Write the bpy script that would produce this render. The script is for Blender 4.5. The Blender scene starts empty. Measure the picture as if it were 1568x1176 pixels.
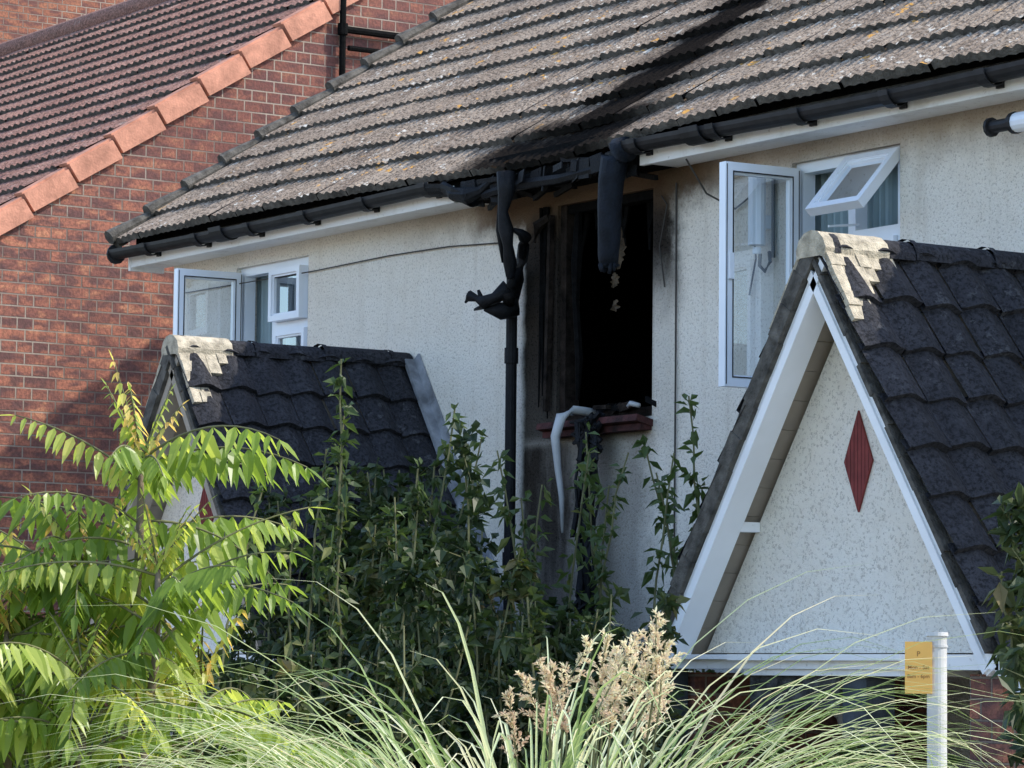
import bpy, math, random
from mathutils import Vector, Matrix
random.seed(11)
R=random.random
def U(a,b): return a+(b-a)*R()
V=Vector
scene=bpy.context.scene
col=scene.collection

# ------------------------------------------------------------------ helpers
def empty(name,parent=None):
    o=bpy.data.objects.new(name,None); col.objects.link(o); o.empty_display_size=.2
    if parent: o.parent=parent
    return o

class MB:
    def __init__(s): s.v=[];s.f=[];s.m=[];s.r=[]
    def vert(s,p,r=0.5): s.v.append((p[0],p[1],p[2])); s.r.append(r); return len(s.v)-1
    def face(s,idx,m=0): s.f.append(tuple(idx)); s.m.append(m)
    def poly(s,pts,m=0,r=0.5): s.face([s.vert(p,r) for p in pts],m)
    def box(s,a,b,m=0,r=0.5):
        x0,y0,z0=a;x1,y1,z1=b
        i=[s.vert(p,r) for p in ((x0,y0,z0),(x1,y0,z0),(x1,y1,z0),(x0,y1,z0),(x0,y0,z1),(x1,y0,z1),(x1,y1,z1),(x0,y1,z1))]
        for q in ((0,3,2,1),(4,5,6,7),(0,1,5,4),(1,2,6,5),(2,3,7,6),(3,0,4,7)): s.face([i[k] for k in q],m)
    def obox(s,c,ax,ay,az,m=0,r=0.5):
        c=V(c);ax=V(ax);ay=V(ay);az=V(az)
        P=[c-ax-ay-az,c+ax-ay-az,c+ax+ay-az,c-ax+ay-az,c-ax-ay+az,c+ax-ay+az,c+ax+ay+az,c-ax+ay+az]
        i=[s.vert(p,r) for p in P]
        for q in ((0,3,2,1),(4,5,6,7),(0,1,5,4),(1,2,6,5),(2,3,7,6),(3,0,4,7)): s.face([i[k] for k in q],m)
    def prism(s,poly,y0,y1,m=0):
        a=[s.vert((p[0],y0,p[1])) for p in poly]; b=[s.vert((p[0],y1,p[1])) for p in poly]
        s.face(a,m); s.face(b[::-1],m); n=len(poly)
        for k in range(n): s.face((a[k],b[k],b[(k+1)%n],a[(k+1)%n]),m)
    def tube(s,pts,rad,seg=8,m=0,r=0.5,cap=True):
        pts=[V(p) for p in pts]; n=len(pts)
        if not isinstance(rad,(list,tuple)): rad=[rad]*n
        rings=[]
        for k in range(n):
            t=(pts[min(k+1,n-1)]-pts[max(k-1,0)]).normalized()
            h=V((0,0,1)) if abs(t.z)<.8 else V((1,0,0))
            a=t.cross(h).normalized(); b=t.cross(a).normalized()
            rings.append([s.vert(pts[k]+(a*math.cos(2*math.pi*j/seg)+b*math.sin(2*math.pi*j/seg))*rad[k],r) for j in range(seg)])
        for k in range(n-1):
            for j in range(seg): s.face((rings[k][j],rings[k][(j+1)%seg],rings[k+1][(j+1)%seg],rings[k+1][j]),m)
        if cap: s.face(rings[0][::-1],m); s.face(rings[-1],m)
    def build(s,name,mats,parent=None,smooth=False):
        me=bpy.data.meshes.new(name); me.from_pydata(s.v,[],s.f)
        if not isinstance(mats,(list,tuple)): mats=[mats]
        for q in mats: me.materials.append(q)
        me.polygons.foreach_set("material_index",s.m)
        if smooth: me.polygons.foreach_set("use_smooth",[True]*len(s.f))
        at=me.attributes.new("rnd",'FLOAT','POINT'); at.data.foreach_set("value",s.r)
        me.update()
        o=bpy.data.objects.new(name,me); col.objects.link(o)
        if parent: o.parent=parent
        return o

class NM:
    def __init__(s,name):
        s.mat=bpy.data.materials.new(name); s.mat.use_nodes=True; s.nt=s.mat.node_tree; s.nt.nodes.clear()
        s.out=s.nt.nodes.new('ShaderNodeOutputMaterial')
        s.b=s.nt.nodes.new('ShaderNodeBsdfPrincipled'); s.nt.links.new(s.b.outputs[0],s.out.inputs[0])
        s.b.inputs['Roughness'].default_value=.9
        s.b.inputs['Specular IOR Level'].default_value=.25
        tc=s.nt.nodes.new('ShaderNodeTexCoord'); s.co=tc.outputs['Object']
    def put(s,inp,v):
        if hasattr(v,'is_output'): s.nt.links.new(v,inp)
        elif isinstance(v,(tuple,list)) and len(v)==3 and inp.type=='RGBA': inp.default_value=(*v,1)
        else: inp.default_value=v
    def math(s,op,a,b=None,clamp=False):
        n=s.nt.nodes.new('ShaderNodeMath'); n.operation=op; n.use_clamp=clamp
        s.put(n.inputs[0],a)
        if b is not None: s.put(n.inputs[1],b)
        return n.outputs[0]
    def mul(s,*a):
        r=a[0]
        for b in a[1:]: r=s.math('MULTIPLY',r,b)
        return r
    def sep(s,v=None):
        n=s.nt.nodes.new('ShaderNodeSeparateXYZ'); s.put(n.inputs[0],v or s.co); return n.outputs
    def comb(s,x,y,z):
        n=s.nt.nodes.new('ShaderNodeCombineXYZ'); s.put(n.inputs[0],x);s.put(n.inputs[1],y);s.put(n.inputs[2],z); return n.outputs[0]
    def mp(s,sc=(1,1,1),loc=(0,0,0),v=None):
        n=s.nt.nodes.new('ShaderNodeMapping'); s.put(n.inputs[0],v or s.co); n.inputs['Scale'].default_value=sc; n.inputs['Location'].default_value=loc; return n.outputs[0]
    def noise(s,scale,detail=3,rough=.55,v=None):
        n=s.nt.nodes.new('ShaderNodeTexNoise'); s.put(n.inputs['Vector'],v or s.co); n.inputs['Scale'].default_value=scale
        n.inputs['Detail'].default_value=detail; n.inputs['Roughness'].default_value=rough; return n.outputs[0]
    def sm(s,v,a,b,c=0.,d=1.):
        n=s.nt.nodes.new('ShaderNodeMapRange'); n.interpolation_type='SMOOTHSTEP'; s.put(n.inputs[0],v)
        if a>b: a,b,c,d=b,a,d,c
        n.inputs[1].default_value=a;n.inputs[2].default_value=b;n.inputs[3].default_value=c;n.inputs[4].default_value=d; return n.outputs[0]
    def ramp(s,f,st):
        n=s.nt.nodes.new('ShaderNodeValToRGB'); s.put(n.inputs[0],f); e=n.color_ramp.elements
        while len(e)<len(st): e.new(.5)
        for k,(p,c) in enumerate(st): e[k].position=p; e[k].color=(*c,1)
        return n.outputs[0]
    def mix(s,f,a,b,mode='MIX'):
        n=s.nt.nodes.new('ShaderNodeMixRGB'); n.blend_type=mode; s.put(n.inputs[0],f);s.put(n.inputs[1],a);s.put(n.inputs[2],b); return n.outputs[0]
    def attr(s,name='rnd'):
        n=s.nt.nodes.new('ShaderNodeAttribute'); n.attribute_name=name; return n.outputs['Fac']
    def bump(s,h,strength=.5,dist=.01):
        n=s.nt.nodes.new('ShaderNodeBump'); n.inputs['Strength'].default_value=strength; n.inputs['Distance'].default_value=dist
        s.put(n.inputs['Height'],h); s.nt.links.new(n.outputs[0],s.b.inputs['Normal'])
    def color(s,c): s.put(s.b.inputs['Base Color'],c)
    def rough(s,c): s.put(s.b.inputs['Roughness'],c)
    def matte(s,mask): s.put(s.b.inputs['Specular IOR Level'],s.math('MULTIPLY',s.math('SUBTRACT',1.,mask),.22))

def simple(name,c,rough=.6,var=.12,scale=8,spec=.3,bump=0):
    m=NM(name); n=m.noise(scale,3)
    m.color(m.ramp(n,[(.3,tuple(x*(1-var) for x in c)),(.7,tuple(min(1,x*(1+var)) for x in c))])); m.rough(rough); m.b.inputs['Specular IOR Level'].default_value=spec
    if bump: m.bump(m.noise(scale*6,3),bump,.01)
    return m.mat

# ------------------------------------------------------------------ materials
def roughcast(name,soot=False):
    m=NM(name)
    big=m.noise(1.3,4,.6); mid=m.noise(9,3); peb2=m.noise(72,3,.8)
    base=m.ramp(big,[(.3,(.86,.79,.68)),(.7,(.91,.86,.77))])
    base=m.mix(m.sm(mid,.45,.75,0,.2),base,(.66,.58,.46))
    spk=m.sm(peb2,.38,.47,1,0)
    base=m.mix(m.math('MULTIPLY',spk,.52),base,(.33,.28,.22))
    if soot:
        X,Y,Z=m.sep()
        dn=m.math('MULTIPLY',m.math('SUBTRACT',m.noise(5,4,.65),.5),.30)
        Xn=m.math('ADD',X,dn); Zn=m.math('ADD',Z,dn); Xs=m.math('ADD',X,m.math('MULTIPLY',dn,.25))
        st=m.noise(3.0,4,.6,m.mp((2.2,1,.55)))
        a=m.mul(m.sm(Xs,.07,.13),m.sm(Xn,1.34,1.52,1,0))
        up=m.mul(m.sm(Zn,3.6,4.1,.96,1),m.sm(Z,3.45,3.65))
        right=m.mul(m.sm(X,1.15,1.25,0,1),m.sm(Zn,4.05,4.5,1,0))
        m1=m.mul(a,up,m.math('SUBTRACT',1.,m.math('MULTIPLY',right,.8)))
        b=m.mul(m.sm(Xs,.07,.13),m.sm(Xn,.48,.66,1,.62),m.sm(Xn,1.08,1.34,1,0),m.sm(Z,3.55,3.7,1,0),m.sm(Z,1.8,3.6,.9,1.),m.sm(st,.3,.6,.84,1.0))
        c=m.mul(m.sm(Zn,4.62,4.80,0,1.),m.sm(Xn,-.50,-.08),m.sm(Xn,1.55,2.0,1,0))
        s_=m.math('MAXIMUM',m.math('MAXIMUM',m1,b),c)
        sc=m.mix(spk,(.028,.022,.018),(.004,.004,.004))
        base=m.mix(m.math('MULTIPLY',s_,.985),base,sc)
        c2=m.mul(m.sm(Zn,4.60,4.88,0,.65),m.sm(Xn,-1.9,-.2))
        base=m.mix(c2,base,(.2,.13,.08))
        base=m.mix(m.mul(m.sm(m.noise(4,3,.6,m.mp((3,1,.25))),.5,.8,0,.3),m.math('SUBTRACT',1.,s_)),base,(.5,.42,.32))
        m.matte(s_)
    m.color(base); m.bump(peb2,1.0,.011); m.rough(.95)
    return m.mat
M_wall=roughcast('roughcast_soot',True); M_rc=roughcast('roughcast')

def tilemat(name,c0,c1,c2,lichen=.5,soot=False,orange=True,dark=.35,lc=(.62,.59,.52)):
    m=NM(name); r=m.attr(); n=m.noise(6,4,.65); f=m.noise(55,3,.75)
    base=m.mix(r,c0,c1); base=m.mix(m.sm(n,.4,.7,0,.6),base,c2)
    base=m.mix(m.sm(f,.38,.54,.85,0),base,tuple(x*dark for x in c0))
    base=m.mix(m.sm(f,.56,.68,0,.35),base,tuple(min(1,x*1.8) for x in c1))
    if lichen>0:
        l=m.noise(15,3,.72); l2=m.noise(1.7,3)
        msk=m.mul(m.sm(l,.59,.64),m.sm(l2,.42,.60),m.sm(f,.36,.46))
        base=m.mix(m.math('MULTIPLY',msk,lichen),base,lc)
        if orange:
            o=m.noise(9,3,.7,m.mp((1,1,1),(7,3,1))); o2=m.noise(1.3,2,.5,m.mp((1,1,1),(3,9,1)))
            base=m.mix(m.mul(m.sm(o,.60,.66),m.sm(o2,.50,.60),.85),base,(.6,.30,.06))
    if soot:
        X,Y,Z=m.sep(); dn=m.math('MULTIPLY',m.math('SUBTRACT',m.noise(3.2,4,.65),.5),.45); Xn=m.math('ADD',X,dn)
        core=m.mul(m.sm(Xn,.40,.58),m.sm(Xn,.94,1.12,1,0),m.sm(Y,1.6,4.5,1.,.5))
        low=m.mul(m.sm(Xn,-.25,.1),m.sm(Xn,1.20,1.45,1,0),m.sm(m.math('ADD',Y,dn),-.08,.25,1,0))
        halo=m.mul(m.sm(Xn,.05,.6),m.sm(Xn,.9,1.9,1,0),.5)
        s_=m.math('MAXIMUM',m.math('MAXIMUM',core,low),halo)
        base=m.mix(m.math('MULTIPLY',s_,.97),base,(.007,.0065,.0065)); m.matte(s_)
    m.color(base); m.bump(f,.8,.010); m.rough(.92); return m.mat
M_tile=tilemat('weathered_brown_tile',(.215,.160,.118),(.31,.240,.178),(.37,.30,.235),.85,True,True,.3)
M_tile_dk=tilemat('charcoal_tile',(.020,.020,.024),(.031,.031,.037),(.045,.045,.052),.5,False,False,.35,(.09,.09,.095))
M_tile_red=tilemat('terracotta_tile',(.25,.125,.095),(.36,.20,.155),(.20,.13,.105),.2,False,False)
M_terra=simple('terracotta_verge',(.50,.23,.15),.85,.28,10,bump=.4)
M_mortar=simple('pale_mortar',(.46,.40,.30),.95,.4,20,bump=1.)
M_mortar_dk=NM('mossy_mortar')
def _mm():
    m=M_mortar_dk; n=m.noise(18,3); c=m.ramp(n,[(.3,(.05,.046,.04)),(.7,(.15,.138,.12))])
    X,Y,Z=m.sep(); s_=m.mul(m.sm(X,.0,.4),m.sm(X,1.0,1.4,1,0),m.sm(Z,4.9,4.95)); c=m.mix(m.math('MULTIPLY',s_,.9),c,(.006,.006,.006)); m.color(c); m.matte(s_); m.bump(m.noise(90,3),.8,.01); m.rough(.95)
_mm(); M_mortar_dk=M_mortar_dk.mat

def brickmat(name,c1=(.42,.165,.105),c2=(.23,.095,.075)):
    m=NM(name); X,Y,Z=m.sep(); XY=m.math('ADD',X,Y)
    vec=m.comb(XY,Z,0.)
    b=m.nt.nodes.new('ShaderNodeTexBrick'); m.put(b.inputs['Vector'],vec)
    b.inputs['Scale'].default_value=1.; b.inputs['Mortar Size'].default_value=.006; b.inputs['Mortar Smooth'].default_value=.3
    b.inputs['Brick Width'].default_value=.235; b.inputs['Row Height'].default_value=.078; b.offset=.5; b.squash=.5; b.squash_frequency=2; b.inputs['Bias'].default_value=-.1
    b.inputs['Color1'].default_value=(*c1,1); b.inputs['Color2'].default_value=(*c2,1)
    vv=m.noise(6.0,2,.5,m.comb(XY,m.math('MULTIPLY',Z,2.2),3.)); n=m.noise(1.2,3)
    base=m.mix(m.sm(vv,.45,.62,0,.85),b.outputs[0],(.13,.068,.065))
    base=m.mix(m.sm(vv,.42,.30,0,.75),base,(.55,.25,.14))
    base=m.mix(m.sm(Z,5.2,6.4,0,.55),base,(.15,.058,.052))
    fine=m.noise(45,3,.7); base=m.mix(m.sm(fine,.4,.6,.45,0),base,(.06,.04,.035))
    base=m.mix(m.math('MULTIPLY',b.outputs['Fac'],.8),base,m.mix(m.sm(n,.4,.6),(.42,.35,.28),(.22,.17,.14)))
    m.color(base)
    m.bump(m.math('ADD',m.math('MULTIPLY',b.outputs['Fac'],-1.),m.math('MULTIPLY',fine,.5)),1.,.012); return m.mat
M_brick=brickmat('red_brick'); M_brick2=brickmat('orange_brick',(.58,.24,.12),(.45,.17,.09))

M_white=simple('white_paint',(.84,.85,.86),.5,.06,3)
def dirtywhite():
    m=NM('weathered_white_paint'); n=m.noise(5,4,.7); n2=m.noise(30,3,.7)
    c=m.mix(m.sm(n,.5,.75,0,.5),(.84,.84,.83),(.55,.52,.46)); c=m.mix(m.sm(n2,.6,.75,0,.5),c,(.3,.27,.23)); m.color(c); m.rough(.55); return m.mat
M_dwhite=dirtywhite()
M_upvc=simple('upvc_frame',(.80,.84,.90),.35,.05,3,.5)
M_soffit=simple('soffit_board',(.34,.29,.23),.8,.15,5)
M_black=simple('black_gutter_plastic',(.018,.018,.020),.55,.4,12,.3)
M_melt=simple('melted_black_plastic',(.007,.0075,.009),.65,.4,20,.22,bump=.5)
M_blue=simple('sooty_blue_plastic',(.007,.010,.016),.7,.5,14,.2,bump=.5)
M_char_shadow=simple('char_and_shadow_black',(.005,.005,.005),.95,.5,30,.1,bump=.9)
M_charb=simple('scorched_frame',(.020,.015,.012),.9,.8,14,.1,bump=.9)
M_void=simple('burnt_room',(.003,.003,.003),.95,.5,5,.05)
M_red=simple('red_painted_panel',(.20,.040,.036),.75,.18,14)
M_sill=simple('red_tile_sill',(.055,.018,.016),.8,.8,12,bump=.5)
M_curtain=simple('grey_blue_curtain',(.36,.46,.50),.9,.1,4)
M_room=simple('room_interior',(.14,.14,.14),.9,.1,3)
M_plaster=simple('smoked_plaster',(.10,.075,.05),.9,.8,16)
M_grey=simple('grey_pipe',(.42,.43,.43),.5,.2,8)
M_steel=simple('painted_steel_post',(.56,.57,.57),.45,.15,6,.5)
M_yellow=simple('yellow_sign_face',(.82,.46,.12),.5,.08,8)
M_ink=simple('sign_print',(.35,.17,.05),.6,.1,8)
M_slate=simple('dark_painted_wood',(.055,.065,.075),.7,.3,10,bump=.3)
M_board=simple('burnt_fascia_board',(.06,.06,.06),.8,.8,22,bump=.8)
M_cable=simple('cable',(.05,.045,.04),.6)
M_lead=simple('lead_flashing',(.24,.25,.27),.8,.45,10,bump=.5)
def glassmat():
    m=NM('window_glass'); nt=m.nt; g=nt.nodes.new('ShaderNodeBsdfGlossy'); g.inputs['Roughness'].default_value=.02; g.inputs[0].default_value=(.9,.95,1,1)
    t=nt.nodes.new('ShaderNodeBsdfTransparent'); t.inputs[0].default_value=(.80,.86,.88,1)
    fr=nt.nodes.new('ShaderNodeFresnel'); fr.inputs[0].default_value=1.5
    k=m.math('ADD',m.math('MULTIPLY',fr.outputs[0],2.0),.10,True)
    mx=nt.nodes.new('ShaderNodeMixShader'); m.put(mx.inputs[0],k); nt.links.new(t.outputs[0],mx.inputs[1]); nt.links.new(g.outputs[0],mx.inputs[2]); nt.links.new(mx.outputs[0],m.out.inputs[0]); return m.mat
M_glass=glassmat()
def leafmat(name,stops,trans=.45,tcol=(1.0,1.1,.5),rough=.45):
    m=NM(name); nt=m.nt; r=m.attr(); c=m.ramp(r,stops)
    m.color(c); m.rough(rough); m.b.inputs['Specular IOR Level'].default_value=.35
    t=nt.nodes.new('ShaderNodeBsdfTranslucent'); m.put(t.inputs[0],m.mix(1.,c,tcol,'MULTIPLY'))
    mx=nt.nodes.new('ShaderNodeMixShader'); mx.inputs[0].default_value=trans; nt.links.new(m.b.outputs[0],mx.inputs[1]); nt.links.new(t.outputs[0],mx.inputs[2]); nt.links.new(mx.outputs[0],m.out.inputs[0]); return m.mat
M_ail=leafmat('tree_of_heaven_leaf',[(0.,(.10,.17,.03)),(.40,(.23,.33,.06)),(.80,(.46,.51,.14)),(1.,(.66,.46,.17))],.55,(1.7,1.6,1.0),.33)
M_bush=leafmat('shrub_leaf',[(0.,(.022,.038,.016)),(.55,(.042,.068,.025)),(.85,(.11,.125,.045)),(1.,(.22,.15,.06))],.3)
M_budd=leafmat('buddleia_leaf',[(0.,(.045,.075,.03)),(.7,(.10,.145,.05)),(1.,(.28,.26,.10))],.4)
M_blade=leafmat('grass_blade',[(0.,(.16,.25,.08)),(.4,(.36,.45,.20)),(.75,(.72,.74,.52)),(1.,(.72,.64,.42))],.4,(1.1,1.1,.95))
M_plume=leafmat('grass_plume',[(0.,(.52,.33,.25)),(.5,(.72,.58,.42)),(1.,(.84,.80,.56))],.45,(1.1,1.1,1.05),.8)
M_stem=simple('green_brown_stem',(.13,.13,.06),.8,.3,12)
M_bark=simple('bark',(.15,.12,.09),.9,.3,12,bump=.5)

# ------------------------------------------------------------------ generic parts
def tile_roof(name,P0,A,S,width,length,gauge,tw,rolls,amp,thick,mat,parent,jit=.006,sag=None,ns_per=6,mfront=None):
    mb=MB(); P0=V(P0);A=V(A).normalized();S=V(S).normalized(); N=A.cross(S).normalized()
    if N.z<0: N=-N
    nc=int(math.ceil(length/gauge)); nt=int(round(width/tw)); ns=rolls*ns_per
    for i in range(nc):
        for j in range(nt):
            dj=U(-jit,jit); lj=U(0,jit); tj=U(-jit,jit)*.6; r=R()
            if R()<.04: dj-=.012; lj+=.006
            s0=i*gauge+dj; s1=min(s0+gauge+.045,length+.03); pr=None
            for k in range(ns+1):
                t=k/ns; u=j*tw+tw*.012+tw*.976*t
                h=amp*(.5-.5*math.cos(2*math.pi*t*rolls))**.85 + tj*(t-.5)*2
                sg=sag(u,s0) if sag else 0
                base=P0+A*u+N*sg
                a=mb.vert(base+S*s0+N*(-.006+h*.4),r); b=mb.vert(base+S*s0+N*(thick+h+lj),r); b2=mb.vert(base+S*s0+N*(thick+h+lj),r); c=mb.vert(base+S*s1+N*h,r)
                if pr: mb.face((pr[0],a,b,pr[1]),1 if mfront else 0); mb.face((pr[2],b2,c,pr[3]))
                pr=(a,b,b2,c)
    return mb.build(name,[mat,mfront] if mfront else mat,parent)

def wall_holes(mb,x0,x1,z0,z1,y,holes,m=0,rev=.14,mrev=0):
    xs=sorted(set([x0,x1]+[h[0] for h in holes]+[h[1] for h in holes])); zs=sorted(set([z0,z1]+[h[2] for h in holes]+[h[3] for h in holes]))
    for a,b in zip(xs,xs[1:]):
        for c,d in zip(zs,zs[1:]):
            cx=(a+b)/2;cz=(c+d)/2
            if any(h[0]<cx<h[1] and h[2]<cz<h[3] for h in holes): continue
            mb.poly([(a,y,c),(b,y,c),(b,y,d),(a,y,d)],m)
    for h in holes:
        a,b,c,d=h
        mb.poly([(a,y,c),(a,y,d),(a,y+rev,d),(a,y+rev,c)],mrev); mb.poly([(b,y,c),(b,y+rev,c),(b,y+rev,d),(b,y,d)],mrev)
        mb.poly([(a,y,d),(b,y,d),(b,y+rev,d),(a,y+rev,d)],mrev); mb.poly([(a,y,c),(a,y+rev,c),(b,y+rev,c),(b,y,c)],mrev)

def pane(mbf,mbg,O,A,B,w,h,fr=.045,th=.05):
    O=V(O);A=V(A).normalized();B=V(B).normalized();N=A.cross(B).normalized()
    def bar(a0,a1,b0,b1,t=th):
        c=O+A*((a0+a1)/2)+B*((b0+b1)/2); mbf.obox(c,A*((a1-a0)/2),B*((b1-b0)/2),N*(t/2))
    bar(0,fr,0,h);bar(w-fr,w,0,h);bar(fr,w-fr,0,fr);bar(fr,w-fr,h-fr,h)
    bd=.012
    bar(fr,fr+bd,fr,h-fr,th*.6);bar(w-fr-bd,w-fr,fr,h-fr,th*.6);bar(fr+bd,w-fr-bd,fr,fr+bd,th*.6);bar(fr+bd,w-fr-bd,h-fr-bd,h-fr,th*.6)
    mbg.poly([O+A*(fr)+B*fr,O+A*(w-fr)+B*fr,O+A*(w-fr)+B*(h-fr),O+A*fr+B*(h-fr)])

# ------------------------------------------------------------------ MAIN HOUSE
house=empty('fire_damaged_house')
Z0=0.0; XL,XR=-3.7,9.0; EZ=4.865
WL=(-2.92,-2.09,3.70,4.79); WF=(.40,1.22,3.68,4.80); WR=(2.30,3.07,3.70,4.79)
OW=[(6.2,7.6,3.7,4.75),(6.2,8.0,.9,2.3),(.6,2.2,.9,2.1)]
mb=MB(); wall_holes(mb,XL,XR,Z0,EZ+.10,0.,[WL,WF,WR]+OW)
mb.poly([(XL,0,0),(XL,0,EZ+.1),(XL,7.6,EZ+.1),(XL,7.6,0)]); mb.poly([(XL,0,EZ+.1),(XL,3.8,7.65),(XL,7.6,EZ+.1)])
mb.poly([(XR,0,0),(XR,7.6,0),(XR,7.6,EZ+.1),(XR,0,EZ+.1)]); mb.poly([(XR,0,EZ+.1),(XR,7.6,EZ+.1),(XR,3.8,7.65)])
mb.poly([(XL,7.6,0),(XL,7.6,EZ+.1),(XR,7.6,EZ+.1),(XR,7.6,0)])
mb.build('walls',M_wall,house)
P=math.radians(35); S=V((0,math.cos(P),math.sin(P)))
E0=(-.30,5.010)
sag=lambda u,s: -.05*math.exp(-((u-4.6)/.9)**2)*math.exp(-s/.5)+.012*math.sin(u*1.3)*math.exp(-s/2.)+.006*math.sin(u*.9+s*1.7)
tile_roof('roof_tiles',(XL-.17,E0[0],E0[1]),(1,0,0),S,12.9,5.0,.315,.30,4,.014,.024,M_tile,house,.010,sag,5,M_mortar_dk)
mb=MB(); dy=3.8-E0[0]-.06; zr=E0[1]-.03+dy*.7
mb.poly([(XL-.1,E0[0]+.06,E0[1]-.03),(XR+.1,E0[0]+.06,E0[1]-.03),(XR+.1,3.8,zr),(XL-.1,3.8,zr)])
mb.poly([(XL-.1,3.8,zr),(XR+.1,3.8,zr),(XR+.1,8.0,E0[1]-.02),(XL-.1,8.0,E0[1]-.02)])
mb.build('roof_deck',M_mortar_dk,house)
mb=MB(); mb.tube([(XL-.2+k*.45,3.82,zr+.08) for k in range(30)],.12,10); mb.build('ridge_tiles',M_tile,house,True)
mb=MB(); N=V((0,-math.sin(P),math.cos(P)))
for i in range(16):
    c=V((XL-.19,E0[0],E0[1]))+S*(i*.315+.16)
    mb.obox(c+N*(-.005),V((.025,0,0)),(S*.165+N*-.006),N*.030,0)
    mb.tube([c-S*.18+N*.056,c-S*.10+N*.052,c+S*.17+N*.025],[.046,.040,.026],8,0)
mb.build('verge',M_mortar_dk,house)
FY=-.205; C0,C1=-.22,1.42
mb=MB(); FT=4.955
mb.box((XL-.12,FY-.025,EZ),(C0,FY,FT),0); mb.box((C0,FY-.025,EZ+.01),(C1,FY-.002,FT),1); mb.box((C1,FY-.025,EZ),(XR+.1,FY,FT),0)
mb.box((XL-.12,FY+.001,EZ+.012),(C0,.0-.002,EZ+.022),0); mb.box((C0,FY+.001,EZ+.014),(C1,-.002,EZ+.024),1); mb.box((C1,FY+.001,EZ+.012),(XR+.1,-.002,EZ+.022),0)
mb.box((XL-.145,FY-.03,EZ-.02),(XL-.121,-.002,5.0),0)
mb.box((XL-.1,FY-.005,FT+.001),(XR+.1,FY+.015,5.06),1)
mb.build('fascia_soffit',[M_dwhite,M_char_shadow],house)
def gutter(mb,pts,r=.056,m=0,seg=9,th=.005):
    pts=[V(p) for p in pts]; prev=None
    for k,p in enumerate(pts):
        t=(pts[min(k+1,len(pts)-1)]-pts[max(k-1,0)]).normalized(); a=V((0,0,1)).cross(t).normalized(); up=t.cross(a).normalized()
        if up.z<0: up=-up
        ring=[]
        for j in range(seg+1):
            an=math.pi+math.pi*j/seg; ring.append(mb.vert(p+a*math.cos(an)*r+up*math.sin(an)*r))
        for j in range(seg,-1,-1):
            an=math.pi+math.pi*j/seg; ring.append(mb.vert(p+a*math.cos(an)*(r-th)+up*math.sin(an)*(r-th)))
        if prev:
            n=len(ring)
            for j in range(n): mb.face((prev[j],prev[(j+1)%n],ring[(j+1)%n],ring[j]),m)
        else: mb.face(ring,m)
        prev=ring
    mb.face(prev[::-1],m)
mb=MB()
GY=-.290; gz=lambda x: 4.972-.014*math.sin((x+3.9)*.9); gz2=lambda x: 4.962+.012*math.sin(x*1.4)
gutter(mb,[(x,GY,gz(x)) for x in [XL-.2+.2*k for k in range(19)]])
mb.tube([(XL-.215,GY,4.95),(XL-.2,GY,4.95)],.062,12)
gutter(mb,[(x,GY,gz2(x)) for x in [1.32+.25*k for k in range(32)]])
x=XL+.25
while x<9:
    if x<-.2 or x>1.4:
        zz=gz(x) if x<1 else gz2(x)
        gutter(mb,[(x-.03,GY,zz),(x+.03,GY,zz)],.070)
        mb.box((x-.02,GY+.045,zz-.07),(x+.02,FY-.026,zz+.0))
    x+=.62
for x in (-2.55,1.98): gutter(mb,[(x-.07,GY,4.97),(x+.07,GY,4.97)],.077)
mb.build('gutter',M_black,house)
mb=MB()
gutter(mb,[(-.32,GY,4.965),(-.18,GY+.01,4.95),(-.06,GY,4.915),(.04,GY+.02,4.87)],.064)
mb.tube([(-.2,GY-.02,4.955),(-.08,GY-.03,4.885),(.02,GY-.01,4.87),(.10,GY+.02,4.89),(.20,GY+.04,4.95)],[.015,.036,.045,.025,.015],8)
mb.tube([(.1,-.26,4.865),(.4,-.25,4.885),(.8,-.26,4.87),(1.35,-.25,4.895)],[.02,.03,.025,.02],6)
for k in range(36):
    x=U(.0,1.4); l=U(.02,.11); y=U(-.30,-.2); mb.obox((x,y,4.94-l/2),(U(.01,.05),U(-.01,.01),U(-.01,.01)),(0,.004,.002),(U(-.01,.01),0,l*.6))
for k in range(22):
    x=U(.05,1.35); a=U(-.2,.2); mb.obox((x,U(-.26,-.03),U(4.84,4.95)),(U(.05,.2),U(-.04,.04),a*.2),(0,.012,.002),(0,-.002,.012))
mb.build('melted_gutter',M_melt,house,False)
DX=.10
mb=MB()
mb.tube([(DX,-.075,4.54),(DX,-.075,3.2),(DX,-.075,1.6),(DX,-.075,.1)],.029,12)
for z in (4.05,3.0,1.6): mb.tube([(DX,-.075,z-.04),(DX,-.075,z+.04)],.036,12)
mb.build('downpipe',M_melt,house,False)
mb=MB()
mb.tube([(.37,-.30,4.95),(.375,-.30,4.85),(.345,-.30,4.75),(.36,-.29,4.66),(.35,-.27,4.58),(.31,-.23,4.50),(.30,-.22,4.43),(.25,-.2,4.36),(.20,-.16,4.31)],[.050,.045,.026,.040,.026,.036,.024,.042,.03],9)
mb.tube([(.36,-.30,4.95),(.33,-.31,4.80),(.31,-.30,4.66),(.29,-.26,4.5)],[.02,.012,.018,.008],6)
mb.tube([(.37,-.25,4.66),(.36,-.2,4.65),(.34,-.16,4.63),(.30,-.14,4.60),(.28,-.14,4.53)],[.012,.022,.036,.028,.02],8)
mb.tube([(.30,-.14,4.60),(.24,-.11,4.53),(.15,-.08,4.45),(DX,-.075,4.33)],[.03,.03,.040,.034],8)
mb.tube([(.25,-.2,4.38),(.20,-.25,4.33),(.16,-.29,4.305),(.11,-.30,4.33),(.07,-.32,4.345)],[.045,.026,.036,.018,.03],8)
mb.tube([(.15,-.29,4.31),(.14,-.31,4.37)],[.02,.008],6)
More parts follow.
